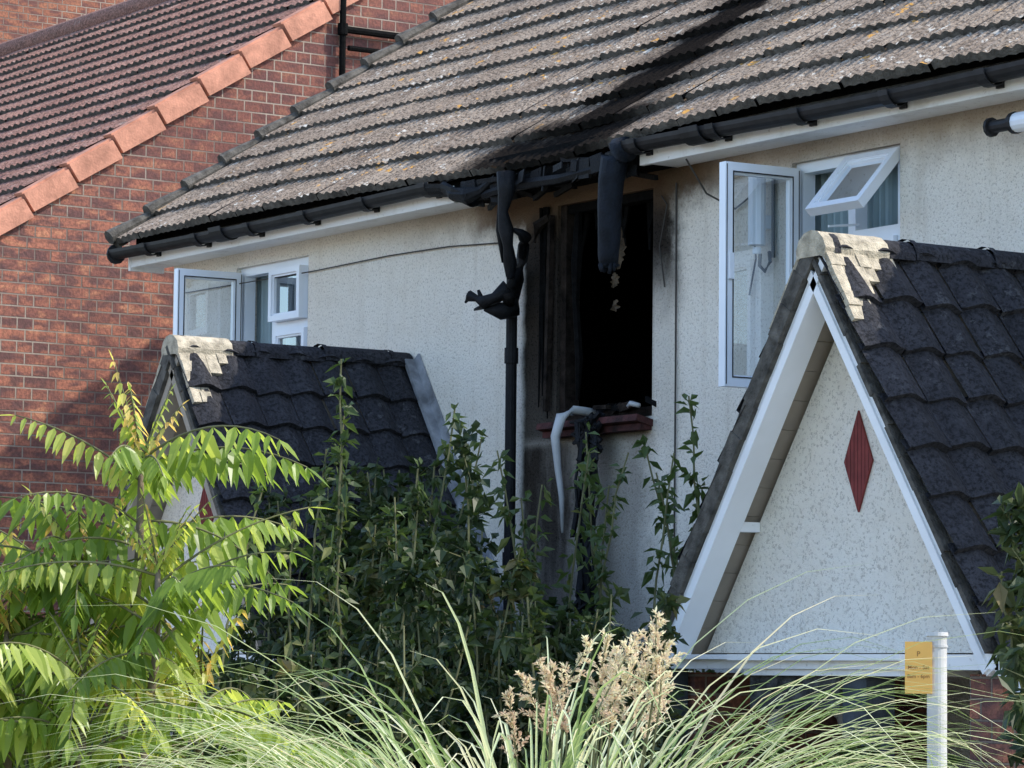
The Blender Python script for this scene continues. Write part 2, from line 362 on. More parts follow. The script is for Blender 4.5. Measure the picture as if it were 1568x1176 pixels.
mb.tube([(.06,-.31,4.34),(.05,-.33,4.31)],[.015,.006],6)
mb.tube([(.15,-.28,4.27),(.18,-.2,4.265),(.17,-.12,4.28),(.14,-.09,4.35)],[.008,.045,.048,.03],8)
mb.obox((.13,-.24,4.30),(.06,0,.015),(0,.05,.01),(0,0,.006)); mb.obox((.30,-.2,4.42),(.02,0,.05),(0,.03,0),(.01,0,.004))
mb.build('melted_downpipe_head',M_melt,house,True)
mb=MB()
mb.tube([(1.42,-.30,4.94),(1.36,-.30,4.94),(1.31,-.30,4.90),(1.29,-.305,4.80),(1.285,-.31,4.68),(1.27,-.30,4.52),(1.25,-.29,4.44),(1.24,-.28,4.39)],[.06,.066,.070,.064,.060,.056,.052,.046],14)
for k in range(12):
    an=k*.53; p0=V((1.24+.040*math.cos(an),-.28+.040*math.sin(an),4.40)); mb.tube([p0,p0+V((U(-.015,.01),0,-U(.01,.06)))],[.016,.006],5)
mb.build('sagging_pipe',M_blue,house,True)
a,b,c,d=WF
mb=MB()
mb.box((a,.02,c),(a+.05,.10,d),1); mb.box((b-.035,.03,c),(b,.10,d),0); mb.box((a+.05,.03,d-.045),(b-.035,.1,d),0); mb.box((a+.05,.02,c),(b-.035,.10,c+.05),1)
mb.tube([(a+.14,.03,4.75),(a+.17,.0,4.5),(a+.15,.01,4.3),(a+.2,0.,4.0),(a+.16,.02,3.8)],[.02,.03,.018,.022,.01],6,0)
mb.tube([(a-.02,-.04,4.74),(a-.08,-.07,4.70),(a-.12,-.06,4.62)],[.02,.03,.01],6,1)
mb.obox((a-.03,-.03,4.25),(.012,0,0),(0,.014,0),(.015,0,.5),1)
for k in range(16):
    x=U(a+.02,b-.05); mb.tube([(x,U(.05,.12),d-.03),(x+U(-.04,.04),U(.05,.1),d-U(.08,.3))],[.02,.005],5,0)
for k in range(10):
    x=U(a,b); mb.obox((x,U(-.04,.06),c+.05+U(0,.02)),(U(.02,.07),U(-.02,.02),U(-.02,.02)),(0,U(.008,.02),0),(0,0,U(.006,.02)),k%2)
mb.build('burnt_window_frame',[M_char_shadow,M_charb],house,False)
mb=MB()
for q in range(5):
    a0=U(.24,.40); mb.tube([(a0,-.02,4.8),(a0+U(-.02,.02),-.03,4.5),(a0+U(-.03,.03),-.02,4.2),(a0+U(-.02,.02),-.02,U(3.7,4.0))],[U(.006,.014),.008,.01,.004],5)
mb.build('charred_cables',M_char_shadow,house)
mb=MB(); mb.box((-.6,.16,2.6),(2.1,4,2.7)); 
for q in [[(-.6,.15,2.6),(-.6,4,2.6),(-.6,4,4.95),(-.6,.15,4.95)],[(2.1,.15,2.6),(2.1,.15,4.95),(2.1,4,4.95),(2.1,4,2.6)],[(-.6,4,2.6),(2.1,4,2.6),(2.1,4,4.95),(-.6,4,4.95)],[(-.6,.15,4.9),(-.6,4,4.9),(2.1,4,4.9),(2.1,.15,4.9)]]: mb.poly(q)
mb.build('burnt_room',M_void,house)
mb=MB()
def ragged(cx,cz,rx,rz,n=30):
    rr=[U(.6,1.1) for k in range(n)]; rr=[(rr[k]+rr[k-1]+rr[(k+1)%n])/3 for k in range(n)]
    i=[mb.vert((cx+math.cos(2*math.pi*k/n)*rx*rr[k],.12+U(-.01,.02),cz+math.sin(2*math.pi*k/n)*rz*rr[k])) for k in range(n)]
    ce=mb.vert((cx,.115,cz))
    for k in range(n): mb.face((ce,i[k],i[(k+1)%n]))
ragged(.76,4.56,.055,.13); ragged(.73,4.40,.03,.05); ragged(.73,4.27,.04,.035)
mb.build('plaster_remnant',M_plaster,house)
mb=MB(); mb.obox((.80,-.045,3.655),(.43,0,0),(0,.055,-.013),(0,.004,.016)); mb.obox((.80,-.035,3.625),(.42,0,0),(0,.035,0),(0,0,.015)); mb.build('tile_sill',M_sill,house)
mb=MB(); mb.tube([(.74,.0,3.72),(.70,-.10,3.73),(.66,-.15,3.70),(.64,-.17,3.60),(.65,-.16,3.45),(.67,-.15,3.3),(.68,-.15,3.12)],[.024,.026,.028,.024,.018,.014,.006],10); 
mb.tube([(.98,.02,3.73),(1.1,-.04,3.745),(1.18,-.05,3.73)],[.010,.014,.012],6)
mb.build('melted_waste_pipe',M_grey,house,True)
mb=MB()
for k in range(14):
    x=.84+U(-.06,.07); pts=[(x,-.05,3.70)]
    for q in range(13): pts.append((x+U(-.03,.03),-.12+U(-.04,.03),3.66-q*U(.09,.12)))
    mb.tube(pts,U(.006,.016),5)
for k in range(24): mb.tube([(.84+U(-.1,.1),-.1,U(3.5,3.72)),(.84+U(-.12,.12),-.14,U(3.45,3.7))],[.016,.008],5)
mb.build('hanging_burnt_cables',M_melt,house)
mb=MB()
def cable(pts,r=.005): mb.tube(pts,r,5)
cable([(-3.6,-.01,4.70),(-2.0,-.012,4.69),(-1.2,-.01,4.70),(-.6,-.012,4.69),(-.1,-.01,4.66)],.0035)
cable([(1.42,-.01,4.8),(1.425,-.012,4.0),(1.42,-.01,3.2),(1.42,-.01,2.4)],.005)
cable([(1.3,-.01,4.75),(1.36,-.02,4.70),(1.30,-.02,4.5),(1.33,-.01,4.3)],.004)
cable([(1.75,-.2,4.86),(1.78,-.1,4.70),(1.9,-.02,4.62),(2.05,-.02,4.68)],.005)
mb.build('wall_cables',M_cable,house)

def room(W,name):
    mb=MB(); a,b,c,d=W
    mb.box((a-.3,.9,c-.3),(b+.3,.92,d+.10),1)
    for q in [[(a-.3,.15,c-.3),(a-.3,.9,c-.3),(a-.3,.9,d+.1),(a-.3,.15,d+.1)],[(b+.3,.15,c-.3),(b+.3,.15,d+.1),(b+.3,.9,d+.1),(b+.3,.9,c-.3)],[(a-.3,.15,c-.3),(b+.3,.15,c-.3),(b+.3,.9,c-.3),(a-.3,.9,c-.3)],[(a-.3,.15,d+.1),(a-.3,.9,d+.1),(b+.3,.9,d+.1),(b+.3,.15,d+.1)]]: mb.poly(q,1)
    n=70
    for lo,hi in ((a-.05,a+.52),(b-.30,b+.05)):
        pr=None
        for k in range(n+1):
            x=lo+(hi-lo)*k/n; y=.17+.02*math.sin(k*1.1)
            p=(mb.vert((x,y,c-.1)),mb.vert((x,y,d)))
            if pr: mb.face((pr[0],p[0],p[1],pr[1]),0)
            pr=p
    mb.build(name,[M_curtain,M_room],house)
def window(W,tag,fan_open,sash_ang):
    a,b,c,d=W; f=MB(); g=MB(); xm=a+.40; zt=d-.38
    y=.03
    f.box((a,y,c),(a+.05,y+.07,d)); f.box((b-.05,y,c),(b,y+.07,d)); f.box((a+.05,y,d-.05),(b-.05,y+.07,d)); f.box((a+.05,y,c),(b-.05,y+.07,c+.05)); f.box((xm-.025,y,c+.05),(xm+.025,y+.07,d-.05))
    f.box((xm+.025,y,zt-.025),(b-.05,y+.07,zt+.025))
    pane(f,g,(xm+.027,y+.0,c+.052),(1,0,0),(0,0,1),b-.052-xm-.027,zt-.027-c-.052,.03,.05)
    w=b-.052-xm-.027; h=d-.052-zt-.027
    if fan_open:
        an=math.radians(fan_open); ww=w+.08
        O=V((xm-.01,y-.015,d-.03)); B=V((0,-math.sin(an),-math.cos(an))); 
        pane(f,g,O,(1,0,0),B,ww,h+.05,.035,.045)
        f.tube([(xm+.05,y,zt+.05),(xm+.04,y-.17,d-.05-.3)],.006,5)
    else:
        pane(f,g,(xm+.027,y-.03,zt+.027),(1,0,0),(0,0,1),w,h,.032,.06)
    an=math.radians(sash_ang); A=V((math.cos(an)*1.,-math.sin(an),0))
    pane(f,g,(a+.03,y-.02,c+.03),A,(0,0,1),.42,d-c-.06,.042,.05)
    E=V((a+.03,y-.02,c+.03))+A*.395
    f.obox(E+V((.03,0,.55)),(.012,0,0),(0,.012,0),(0,0,.06)); f.obox(E+V((-.028,0,.85)),(.008,0,0),(0,.01,0),(0,0,.02))
    f.box((a-.02,-.03,c-.03),(b+.02,.05,c-.002))
    f.build('window_frame_'+tag,M_upvc,house); g.build('window_glass_'+tag,M_glass,house); room(W,'room_'+tag)
    k=MB()
    Nn=A.cross(V((0,0,1))); O=V((a+.03,y-.02,c+.03)); 
    for sg in (-1,1):
        for (u0,u1,z0,z1) in ((.040,.046,.04,d-c-.10),(.374,.380,.04,d-c-.10),(.046,.374,.040,.046),(.046,.374,d-c-.106,d-c-.10),(.006,.010,.01,d-c-.07),(.410,.414,.01,d-c-.07)):
            k.obox(O+A*((u0+u1)/2)+V((0,0,(z0+z1)/2))+Nn*sg*.0265,A*((u1-u0)/2),V((0,0,(z1-z0)/2)),Nn*.001)
    k.build('sash_gasket_'+tag,M_black,house)
window(WL,'west',0,93); window(WR,'east',42,93)
for k,(a,b,c,d) in enumerate(OW):
    f=MB();g=MB(); n=2
    for q in range(n): pane(f,g,(a+(b-a)/n*q,.05,c),(1,0,0),(0,0,1),(b-a)/n,d-c,.05,.06)
    g.poly([(a,.16,c),(b,.16,c),(b,.16,d),(a,.16,d)],1)
    f.build('plain_window_frame',M_upvc,house); g.build('plain_window_glass',[M_glass,M_room],house)
wx=2.13
mb=MB(); mb.tube([(wx,-.07,4.42),(wx,-.07,4.74)],.042,14); mb.tube([(wx,-.07,4.41),(wx,-.07,4.38)],.02,8); mb.box((wx-.03,-.05,4.5),(wx+.03,0,4.56)); mb.build('wall_light_body',M_upvc,house)
mb=MB(); mb.tube([(wx+.06,-.02,4.76),(wx+.06,-.02,4.36)],.010,6); mb.tube([(wx,-.05,4.38),(wx-.03,-.03,4.33),(wx+.01,-.03,4.30),(wx+.05,-.03,4.34),(wx+.03,-.02,4.39)],.009,6); mb.tube([(wx-.08,-.02,4.74),(wx-.1,-.02,4.57),(wx-.07,-.02,4.37),(wx-.12,-.02,4.2)],.005,5); mb.build('wall_light_cable',M_cable,house)
cam_=empty('security_camera'); cx0=3.90; cz0=4.735
mb=MB(); mb.tube([(cx0+.14,-.20,cz0),(cx0+.5,-.20,cz0)],.042,14,0); mb.tube([(cx0,-.20,cz0),(cx0+.14,-.20,cz0)],[.028,.028],12,1); mb.tube([(cx0-.015,-.2,cz0),(cx0,-.2,cz0)],.042,12,1); mb.tube([(cx0+.13,-.20,cz0),(cx0+.15,-.20,cz0)],.047,14,1); mb.tube([(cx0+.3,-.2,cz0),(cx0+.3,-.0,cz0)],.02,8,0)
mb.build('camera_body',[M_upvc,M_black],cam_)

# ------------------------------------------------------------------ porches
def porch(X0,tag,mbarge):
    e=empty('porch_'+tag,house)
    AZ=4.12; hw=1.05; YF=-1.43; EZp=2.53; 
    dz=AZ-EZp; ln=math.hypot(hw,dz); 
    for sgn in (-1,1):
        S=V((-sgn*hw,0,dz)).normalized(); A=V((0,1,0)); N=A.cross(S); N=N if N.z>0 else -N
        P0=V((X0+sgn*(hw+.03),YF-.03,EZp-.047))
        tile_roof('porch_tiles',P0,A,S,1.43,ln+.02,.235,.205,1,.036,.028,M_tile_dk,e,.012,None,9)
        mb=MB(); q0=V((X0+sgn*hw,YF+.02,EZp-.03)); q1=V((X0,YF+.02,AZ-.03)); mb.poly([q0,q1,q1+V((0,1.40,0)),q0+V((0,1.40,0))],0); mb.build('porch_deck',M_soffit,e)
        mb=MB(); th=.036 if sgn<0 else .010
        for k in range(13):
            s0=k*ln/13; s1=(k+1)*ln/13; c=V((X0+sgn*hw,YF,EZp))+S*((s0+s1)/2)
            mb.obox(c+N*(-.048+th+U(-.005,.005)),V((0,.022+U(0,.010),0)),S*((s1-s0)/2-.0005),N*th,0)
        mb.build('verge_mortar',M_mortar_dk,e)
        mb=MB(); c=V((X0+sgn*hw,YF+.05,EZp))+S*(ln/2-.035)
        mb.obox(c-N*.080,V((0,.052,0)),S*(ln/2+.02),N*.031,0)
        mb.obox(c-N*.096+V((0,-.058,0)),V((0,.006,0)),S*(ln/2+.01),N*.018,0)
        mb.build('bargeboard',mbarge,e)
        mb=MB(); n=14
        for k in range(n):
            cc=V((X0+sgn*hw,YF+.16,EZp))+S*(ln*(k+.5)/n)-N*.055
            mb.obox(cc,V((0,.075,0)),S*(ln/n/2-.0012),N*.006,0)
        mb.build('soffit_planks',M_soffit,e)
    mb=MB(); y=YF+.02
    while y<-.02:
        y1=min(y+.42,-.01); r=.080; dzr=U(-.008,.006); dxr=U(-.006,.006)
        for (ya,yb,rr) in ((y,y+.03,r+.008),(y+.03,y1,r)):
            pr=None
            for j in range(9):
                an=math.pi*(-.02+1.04*j/8); p=(X0+dxr+math.cos(an)*rr*1.05,AZ-.045+dzr+math.sin(an)*rr)
                ii=(mb.vert((p[0],ya,p[1])),mb.vert((p[0],yb,p[1])))
                if pr: mb.face((pr[0],ii[0],ii[1],pr[1]),0)
                pr=ii
        y=y1
    mb.build('ridge',M_tile_dk,e,True)
    mb=MB(); yy=[YF-.03,YF-.028,YF+.06,YF+.14,YF+.22,YF+.30]; pr=None
    for j,y in enumerate(yy):
        rr=(.060 if j==0 else .084); ring=[]
        for q in range(9):
            an=math.pi*(-.12+1.24*q/8); ring.append(mb.vert((X0+math.cos(an)*rr*(1.1+U(-.02,.02)),y+U(-.006,.006)*(j>1),AZ-.045+math.sin(an)*rr*(1+U(-.02,.02)))))
        if pr:
            for q in range(8): mb.face((pr[q],pr[q+1],ring[q+1],ring[q]))
        else: mb.face(ring)
        pr=ring
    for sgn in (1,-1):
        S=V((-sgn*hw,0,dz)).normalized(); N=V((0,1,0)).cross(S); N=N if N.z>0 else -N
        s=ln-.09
        for row,wd in enumerate((.27,.22,.15,.10,.06)):  # pale mortar blocks; rows taper to imitate the sunlit triangle at the tip
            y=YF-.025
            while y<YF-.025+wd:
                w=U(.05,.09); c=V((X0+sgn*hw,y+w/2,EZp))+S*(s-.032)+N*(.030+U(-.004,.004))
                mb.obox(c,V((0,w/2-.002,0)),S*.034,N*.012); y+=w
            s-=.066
    mb.build('ridge_end_mortar_sunpatch',M_mortar,e)
    mb=MB(); S=V((-hw,0,dz)).normalized(); N=V((dz,0,hw)).normalized()
    for k in range(6):
        c=V((X0+hw,-.035,EZp))+S*(ln*(k+.5)/6*.97)+N*(.052+U(-.006,.006)); mb.obox(c,V((0,.034,0)),S*(ln/12-.004),N*.012,0)
        mb.obox(c+N*.03+V((0,.026,0)),V((0,.006,0)),S*(ln/12-.006),N*.035,0)
    mb.build('flashing',M_lead,e)
    YG=YF+.20
    g=MB(); g.prism([(X0-hw+.09,EZp-.02),(X0+hw-.09,EZp-.02),(X0,AZ-.18)],YG,YG+.1); g.build('gable_wall',M_rc,e)
    g=MB(); cx=X0+.03;cz=3.26; 
    g.prism([(cx-.085,cz),(cx,cz-.20),(cx+.085,cz),(cx,cz+.20)],YG-.012,YG-.002)
    g.build('diamond_panel',M_red,e)
    g=MB()
    for q in range(-3,4): 
        hh=.20*(1-abs(q*.022)/.085)-.005
        g.box((cx+q*.022-.0006,YG-.0133,cz-hh),(cx+q*.022+.0006,YG-.0123,cz+hh))
    g.build('panel_grooves',M_sill,e)
    g=MB(); g.box((X0-.73,YF+.1,3.0),(X0-.60,YG-.002,3.04)); g.build('soffit_ledge',M_dwhite,e)
    g=MB()
    g.box((X0-hw+.0,YF-.00,EZp-.085),(X0-.36,YG+.12,EZp-.028)); g.box((X0-hw-.02,YF-.03,EZp-.047),(X0-.36,YF-.001,EZp-.030))
    g.box((X0-.36,YF-.10,EZp-.085),(X0+.62,YG+.12,EZp-.030)); g.box((X0-.39,YF-.13,EZp-.052),(X0+.65,YF-.101,EZp-.028)); g.box((X0-.34,YF-.085,EZp-.11),(X0+.60,YG+.1,EZp-.086))
    g.box((X0+.62,YF-.00,EZp-.085),(X0+hw,YG+.12,EZp-.028))
    g.build('entablature',M_dwhite,e)
    g=MB(); g.box((X0-.33,YF-.06,EZp-.24),(X0+.22,YF-.02,EZp-.111)); g.build('weathered_board',M_board,e)
    g=MB(); g.box((X0+.24,YF-.06,0),(X0+.38,YF+.08,EZp-.111)); g.box((X0-hw+.02,YF+.02,0),(X0-hw+.10,YF+.1,EZp-.09)); g.build('porch_post',M_slate,e)
    g=MB(); g.box((X0-hw+.04,YF+.12,0),(X0-hw+.12,-.002,EZp-.10)); g.box((X0+hw-.2,YF+.04,0),(X0+hw-.02,-.002,EZp-.10)); g.build('porch_side_walls',M_brick,e)
    g=MB(); xx=X0-hw+.125; yc=-.72; zc=2.12; rr=.22
    arc=[(yc-rr,0.9)]+[(yc-rr*math.cos(math.pi*t/10),zc+rr*math.sin(math.pi*t/10)) for t in range(11)]+[(yc+rr,0.9)]
    g.tube([(xx+.02,p[0],p[1]) for p in arc],.032,6); g.build('arched_frame',M_white,e)
    g=MB(); g.box((X0-.5,-.04,0),(X0+.45,-.003,2.12),0); g.build('front_door',M_slate,e)
    g=MB(); g.box((X0-.56,-.05,0),(X0-.5,-.002,2.18)); g.box((X0+.45,-.05,0),(X0+.51,-.002,2.18)); g.box((X0-.5,-.05,2.12),(X0+.45,-.002,2.18)); g.build('door_frame',M_white,e)
    g=MB(); g.prism([(X0+hw-.06,EZp-.03),(X0+hw+.10,EZp-.06),(X0+hw+.18,EZp-.26),(X0+hw+.10,EZp-.20),(X0+hw+.0,EZp-.11)],YF-.0,YF+.06); g.build('corner_bracket',M_white,e)
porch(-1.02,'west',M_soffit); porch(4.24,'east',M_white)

# ------------------------------------------------------------------ NEIGHBOUR BRICK HOUSE
nb=empty('brick_house'); NX=-6.0
ry,rz=3.9,8.13
mb=MB()
mb.poly([(NX,-.2,0),(NX,8.0,0),(NX,8.0,5.2),(NX,ry,rz-.05),(NX,-.2,5.26)])
mb.poly([(NX,-.2,0),(NX,-.2,5.26),(-17,-.2,5.26),(-17,-.2,0)]); mb.poly([(-17,-.2,0),(-17,-.2,5.26),(-17,ry,rz-.05),(-17,8,5.2),(-17,8,0)]); mb.poly([(NX,8,0),(-17,8,0),(-17,8,5.2),(NX,8,5.2)])
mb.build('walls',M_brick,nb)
S=V((0,math.cos(P),math.sin(P)))
e0=V((-17.22,-.55,5.06)); 
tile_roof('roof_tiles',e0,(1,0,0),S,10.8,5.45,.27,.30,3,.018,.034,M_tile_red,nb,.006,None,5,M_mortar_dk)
mb=MB(); mb.poly([(-17,-.5,5.03),(NX-.0,-.5,5.03),(NX-.0,ry,5.03+4.4*.7),(-17,ry,5.03+4.4*.7)]); mb.poly([(-17,ry,8.11),(NX,ry,8.11),(NX,8.3,5.0),(-17,8.3,5.0)]); mb.build('roof_deck',M_char_shadow,nb)  # near-black deck left bare beside the verge stands in for its shadow stripe
mb=MB(); N=V((0,-math.sin(P),math.cos(P)))
for i in range(14):
    c=V((NX-.01,-.55,5.06))+S*(i*.40+.2)+V((U(-.006,.006),0,0))
    mb.obox(c+N*(-.01),V((.06,0,0)),S*.188+N*-.014,N*.070,0)
    mb.obox(c+N*.066+V((-.02,0,0)),V((.06,0,0)),S*.191+N*-.012,N*.010,0)
mb.build('verge_tiles',M_terra,nb)
mb=MB(); mb.tube([(-17+.4*k,ry,8.19) for k in range(28)],.11,10); mb.build('ridge_tiles',M_tile_red,nb,True)
mb=MB(); mb.tube([(NX+.05,2.53,9),(NX+.05,2.53,3)],.024,8); mb.tube([(NX+.05,2.53,6.98),(NX+.05,3.7,6.98)],.026,8); mb.tube([(NX+.05,2.58,6.85),(NX+.05,3.7,6.85)],.020,8); mb.tube([(NX+.05,2.53,6.94),(NX+.05,2.53,7.02)],.038,8); mb.build('wall_pipes',M_char_shadow,nb)
tb=empty('brick_building')
mb=MB(); mb.box((-34,1,0),(-19,13,12.0)); mb.build('walls',M_brick2,tb)
mb=MB(); mb.box((-34.2,.8,12.0),(-18.8,13.2,12.2)); mb.build('parapet_coping',M_mortar,tb)
f=MB(); g=MB()
for k in range(4):
    for z in (1.2,4.2,7.2): pane(f,g,(-33+3.6*k,.97,z),(1,0,0),(0,0,1),1.3,1.5,.07,.06)
M_dp=simple('dark_pane',(.03,.04,.05),.1,.1,3,.5)
f.build('window_frames',M_white,tb); g.build('window_panes',M_dp,tb)

ob=empty('brick_house')
mb=MB(); mb.box((-45,-34,0),(-2,-24,6.0)); mb.build('walls',M_brick2,ob)
tile_roof('roof_tiles',(-45.3,-23.6,5.9),(1,0,0),V((0,-math.cos(P),math.sin(P))),43.5,6.0,.6,.6,2,.04,.04,M_tile_red,ob,.01,None,3)
mb=MB(); mb.poly([(-45,-28.6,9.4),(-2,-28.6,9.4),(-2,-34.2,5.9),(-45,-34.2,5.9)]); mb.poly([(-2,-24,6),(-2,-34,6),(-2,-28.6,9.4)]); mb.poly([(-45,-24,6),(-45,-34,6),(-45,-28.6,9.4)]); mb.build('rear_roof',M_tile_red,ob)
mb=MB(); g=MB()
for k in range(9):
    for z in (1.,3.8):
        pane(mb,g,(-44+k*4.7,-23.97,z),(1,0,0),(0,0,1),1.6,1.3,.08,.06)
mb.build('window_frames',M_white,ob); g.build('window_panes',M_dp,ob)

# ------------------------------------------------------------------ GROUND
def groundmat():
    m=NM('lawn_ground'); n=m.noise(.4,5); f=m.noise(30,4,.7)
    c=m.mix(m.sm(n,.4,.6),(.09,.12,.04),(.16,.14,.08)); c=m.mix(m.sm(f,.4,.6,.5,0),c,(.04,.05,.02)); m.color(c); m.bump(f,.8,.03); return m.mat
mb=MB(); mb.poly([(-300,-300,0),(300,-300,0),(300,300,0),(-300,300,0)]); mb.build('ground',groundmat())
mb=MB(); mb.poly([(-60,-16.5,.004),(60,-16.5,.004),(60,-11.2,.004),(-60,-11.2,.004)]); mb.build('road',simple('asphalt',(.055,.055,.055),.9,.2,20,bump=.4))
mb=MB(); mb.box((-60,-11.2,0),(60,-9.2,.12)); mb.build('pavement',simple('concrete_paving',(.38,.37,.34),.9,.15,6,bump=.3))
mb=MB(); mb.poly([(-5,-9.2,.006),(16,-9.2,.006),(16,-.02,.006),(-5,-.02,.006)]); mb.build('bounce_forecourt',simple('pale_bounce_concrete',(.48,.44,.38),.9,.15,4,bump=.3))  # unseen pale paving added to bounce sunlight up onto the shaded facade

# ------------------------------------------------------------------ PLANTS
def leaf(mb,b,d,n,l,w,r,droop=.15,seg=1,m=0):
    d=d.normalized(); s=d.cross(n)
    if s.length<1e-4: s=V((1,0,0))
    s.normalize(); n=s.cross(d).normalized()
    dr=V((0,0,-1))
    i0=mb.vert(b,r)
    if seg==1:
        c=b+d*l*.45; c1=mb.vert(c-n*w*.15,r); L=mb.vert(c+s*w*.5+n*w*.10,r); Q=mb.vert(c-s*w*.5+n*w*.10,r); t=mb.vert(b+d*l+dr*l*droop,r)
        mb.face((i0,c1,L),m);mb.face((i0,Q,c1),m);mb.face((L,c1,t),m);mb.face((c1,Q,t),m)
    else:
        c=b+d*l*.25+dr*l*droop*.05; c1=mb.vert(c-n*w*.12,r);L1=mb.vert(c+s*w*.5,r);Q1=mb.vert(c-s*w*.5,r)
        c=b+d*l*.62+dr*l*droop*.4; c2=mb.vert(c-n*w*.10,r);L2=mb.vert(c+s*w*.36,r);Q2=mb.vert(c-s*w*.36,r)
        t=mb.vert(b+d*l+dr*l*droop,r)
        for q in ((i0,c1,L1),(i0,Q1,c1),(L1,c1,c2,L2),(c1,Q1,Q2,c2),(L2,c2,t),(c2,Q2,t)): mb.face(q,m)
def rdir(zb=0):
    while True:
        v=V((U(-1,1),U(-1,1),U(-1,1)))
        if .1<v.length<1: break
    v.normalize(); v.z+=zb; return v.normalized()
RT=V((.559,.829,0)); FW=V((-.829,.559,0)); CAM=V((14.59,-9.84,2.4))
def at(u,d,z): p=CAM+FW*d+RT*u; return V((p.x,p.y,z))

th=empty('tree_of_heaven'); lf=MB(); st=MB()
base=V((5.7,-5.3,0))
def frond(o,dirv,length,bend,pairs,young=0.):
    pts=[];d=dirv.normalized();p=o.copy(); n=10
    side=d.cross(V((0,0,1))).normalized()
    for k in range(n+1):
        pts.append(p.copy()); p=p+d*length/n; d=(d+V((0,0,-bend/n))).normalized()
    st.tube(pts,[.0045*(1-.6*k/n) for k in range(n+1)],5,1)
    rb=R()*.65+young
    for q in range(pairs):
        t=.14+.86*q/(pairs-1); k=min(int(t*n),n-1); f=t*n-k; pp=pts[k].lerp(pts[k+1],f); dd=(pts[k+1]-pts[k]).normalized()
        ll=length*.22*(math.sin(math.pi*(.25+.68*t))**.6)*U(.85,1.1)
        for sg in (-1,1):
            if R()<.03: continue
            ld=(side*sg*.8+dd*(.15+.35*t)+V((0,0,-.95+U(-.3,.25)))+rdir()*.14).normalized()
            leaf(lf,pp,ld,V((0,0,1))+rdir()*.4,ll,ll*.34,min(1,max(0,rb+U(-.15,.2))),.2,2)
    leaf(lf,pts[-1],d,V((0,0,1)),length*.16,length*.05,rb,.2,2)
nodes=[(.13,3.02,.0),(-.05,2.72,.1),(.20,2.70,-.15),(-.25,2.52,0),(.0,2.40,-.2),(.30,2.38,.15),(-.45,2.25,.1),(-.1,2.10,.1),(.15,1.95,-.1),(-.3,1.95,-.1),(-.40,2.62,.05)]
for u,z,w in nodes:
    tip=base+RT*u+FW*w; tip.z=z
    mid=base.lerp(tip,.5)+RT*U(-.05,.05); mid.z=z*.5
    st.tube([base+V((U(-.05,.05),U(-.05,.05),0)),mid,tip-V((0,0,.25)),tip],[.03,.022,.013,.008],8,0)
    nf=14
    for k in range(nf):
        az=2*math.pi*k/nf+U(-.3,.3); el=U(.0,1.0)
        d=V((math.cos(az),math.sin(az),el))
        o=tip-V((0,0,U(0,.26)))
        frond(o,d,U(.34,.62),U(.5,1.2),random.choice([11,12,13]),.15 if el>.75 else 0)
    for k in range(6): 
        d=rdir(1.6); frond(tip,d,U(.16,.30),.3,9,.38)
lf.build('leaves',M_ail,th); st.build('stems',[M_bark,M_stem],th,True)

def shrub(name,stems,lmat,leaf_l,leaf_w,twigs,tlen,nleaf,start=.3):
    e=empty(name); lf=MB(); st=MB()
    for (b,t,bow) in stems:
        b=V(b);t=V(t); n=12; pts=[]; off=V((U(-1,1),U(-1,1),0))*bow
        for k in range(n+1):
            s=k/n; pts.append(b.lerp(t,s)+off*math.sin(s*math.pi)+V((U(-.012,.012),U(-.012,.012),0)))
        L=(t-b).length
        st.tube(pts,[.008*(1-.75*k/n)*min(1,L/1.5)+.002 for k in range(n+1)],5)
        tone=U(0,.5)
        for q in range(int(twigs*L)):
            s=start+(1-start)*R(); k=min(int(s*n),n-1); p=pts[k].lerp(pts[k+1],s*n-k)
            dr=rdir(.35); tl=tlen*U(.5,1.1)*(1.25-s); e2=p+dr*tl+V((0,0,-.1*tl))
            if tl>.08: st.tube([p,e2],[.003,.001],3)
            tt=min(1,max(0,tone+U(-.1,.2)))
            for z in range(nleaf):
                f=(z+.6)/nleaf; pp=p.lerp(e2,f); d=(dr*.5+rdir(-.15)).normalized(); sc=U(.6,1.15)
                leaf(lf,pp,d,rdir(1.2),leaf_l*sc,leaf_w*sc,min(1,tt+U(0,.35)),U(.05,.35))
    lf.build('leaves',lmat,e); st.build('stems',M_stem,e); return e
stems=[]
for k in range(104):
    x=U(.3,3.2); y=U(-2.5,-.5); 
    if x>2.9 and y>-1.3: y=-1.8
    d=(14.59-x)*.829+(y+9.84)*.559; u=(x-14.59)*.559+(y+9.84)*.829; off=5227*u/d
    top=2.62+.62*math.exp(-((off+75)/85)**2)+.40*math.exp(-((off+215)/80)**2)
    stems.append(((x+U(-.25,.25),y+U(-.2,.2),0),(x,y,top*U(.78,1.04)),.18))
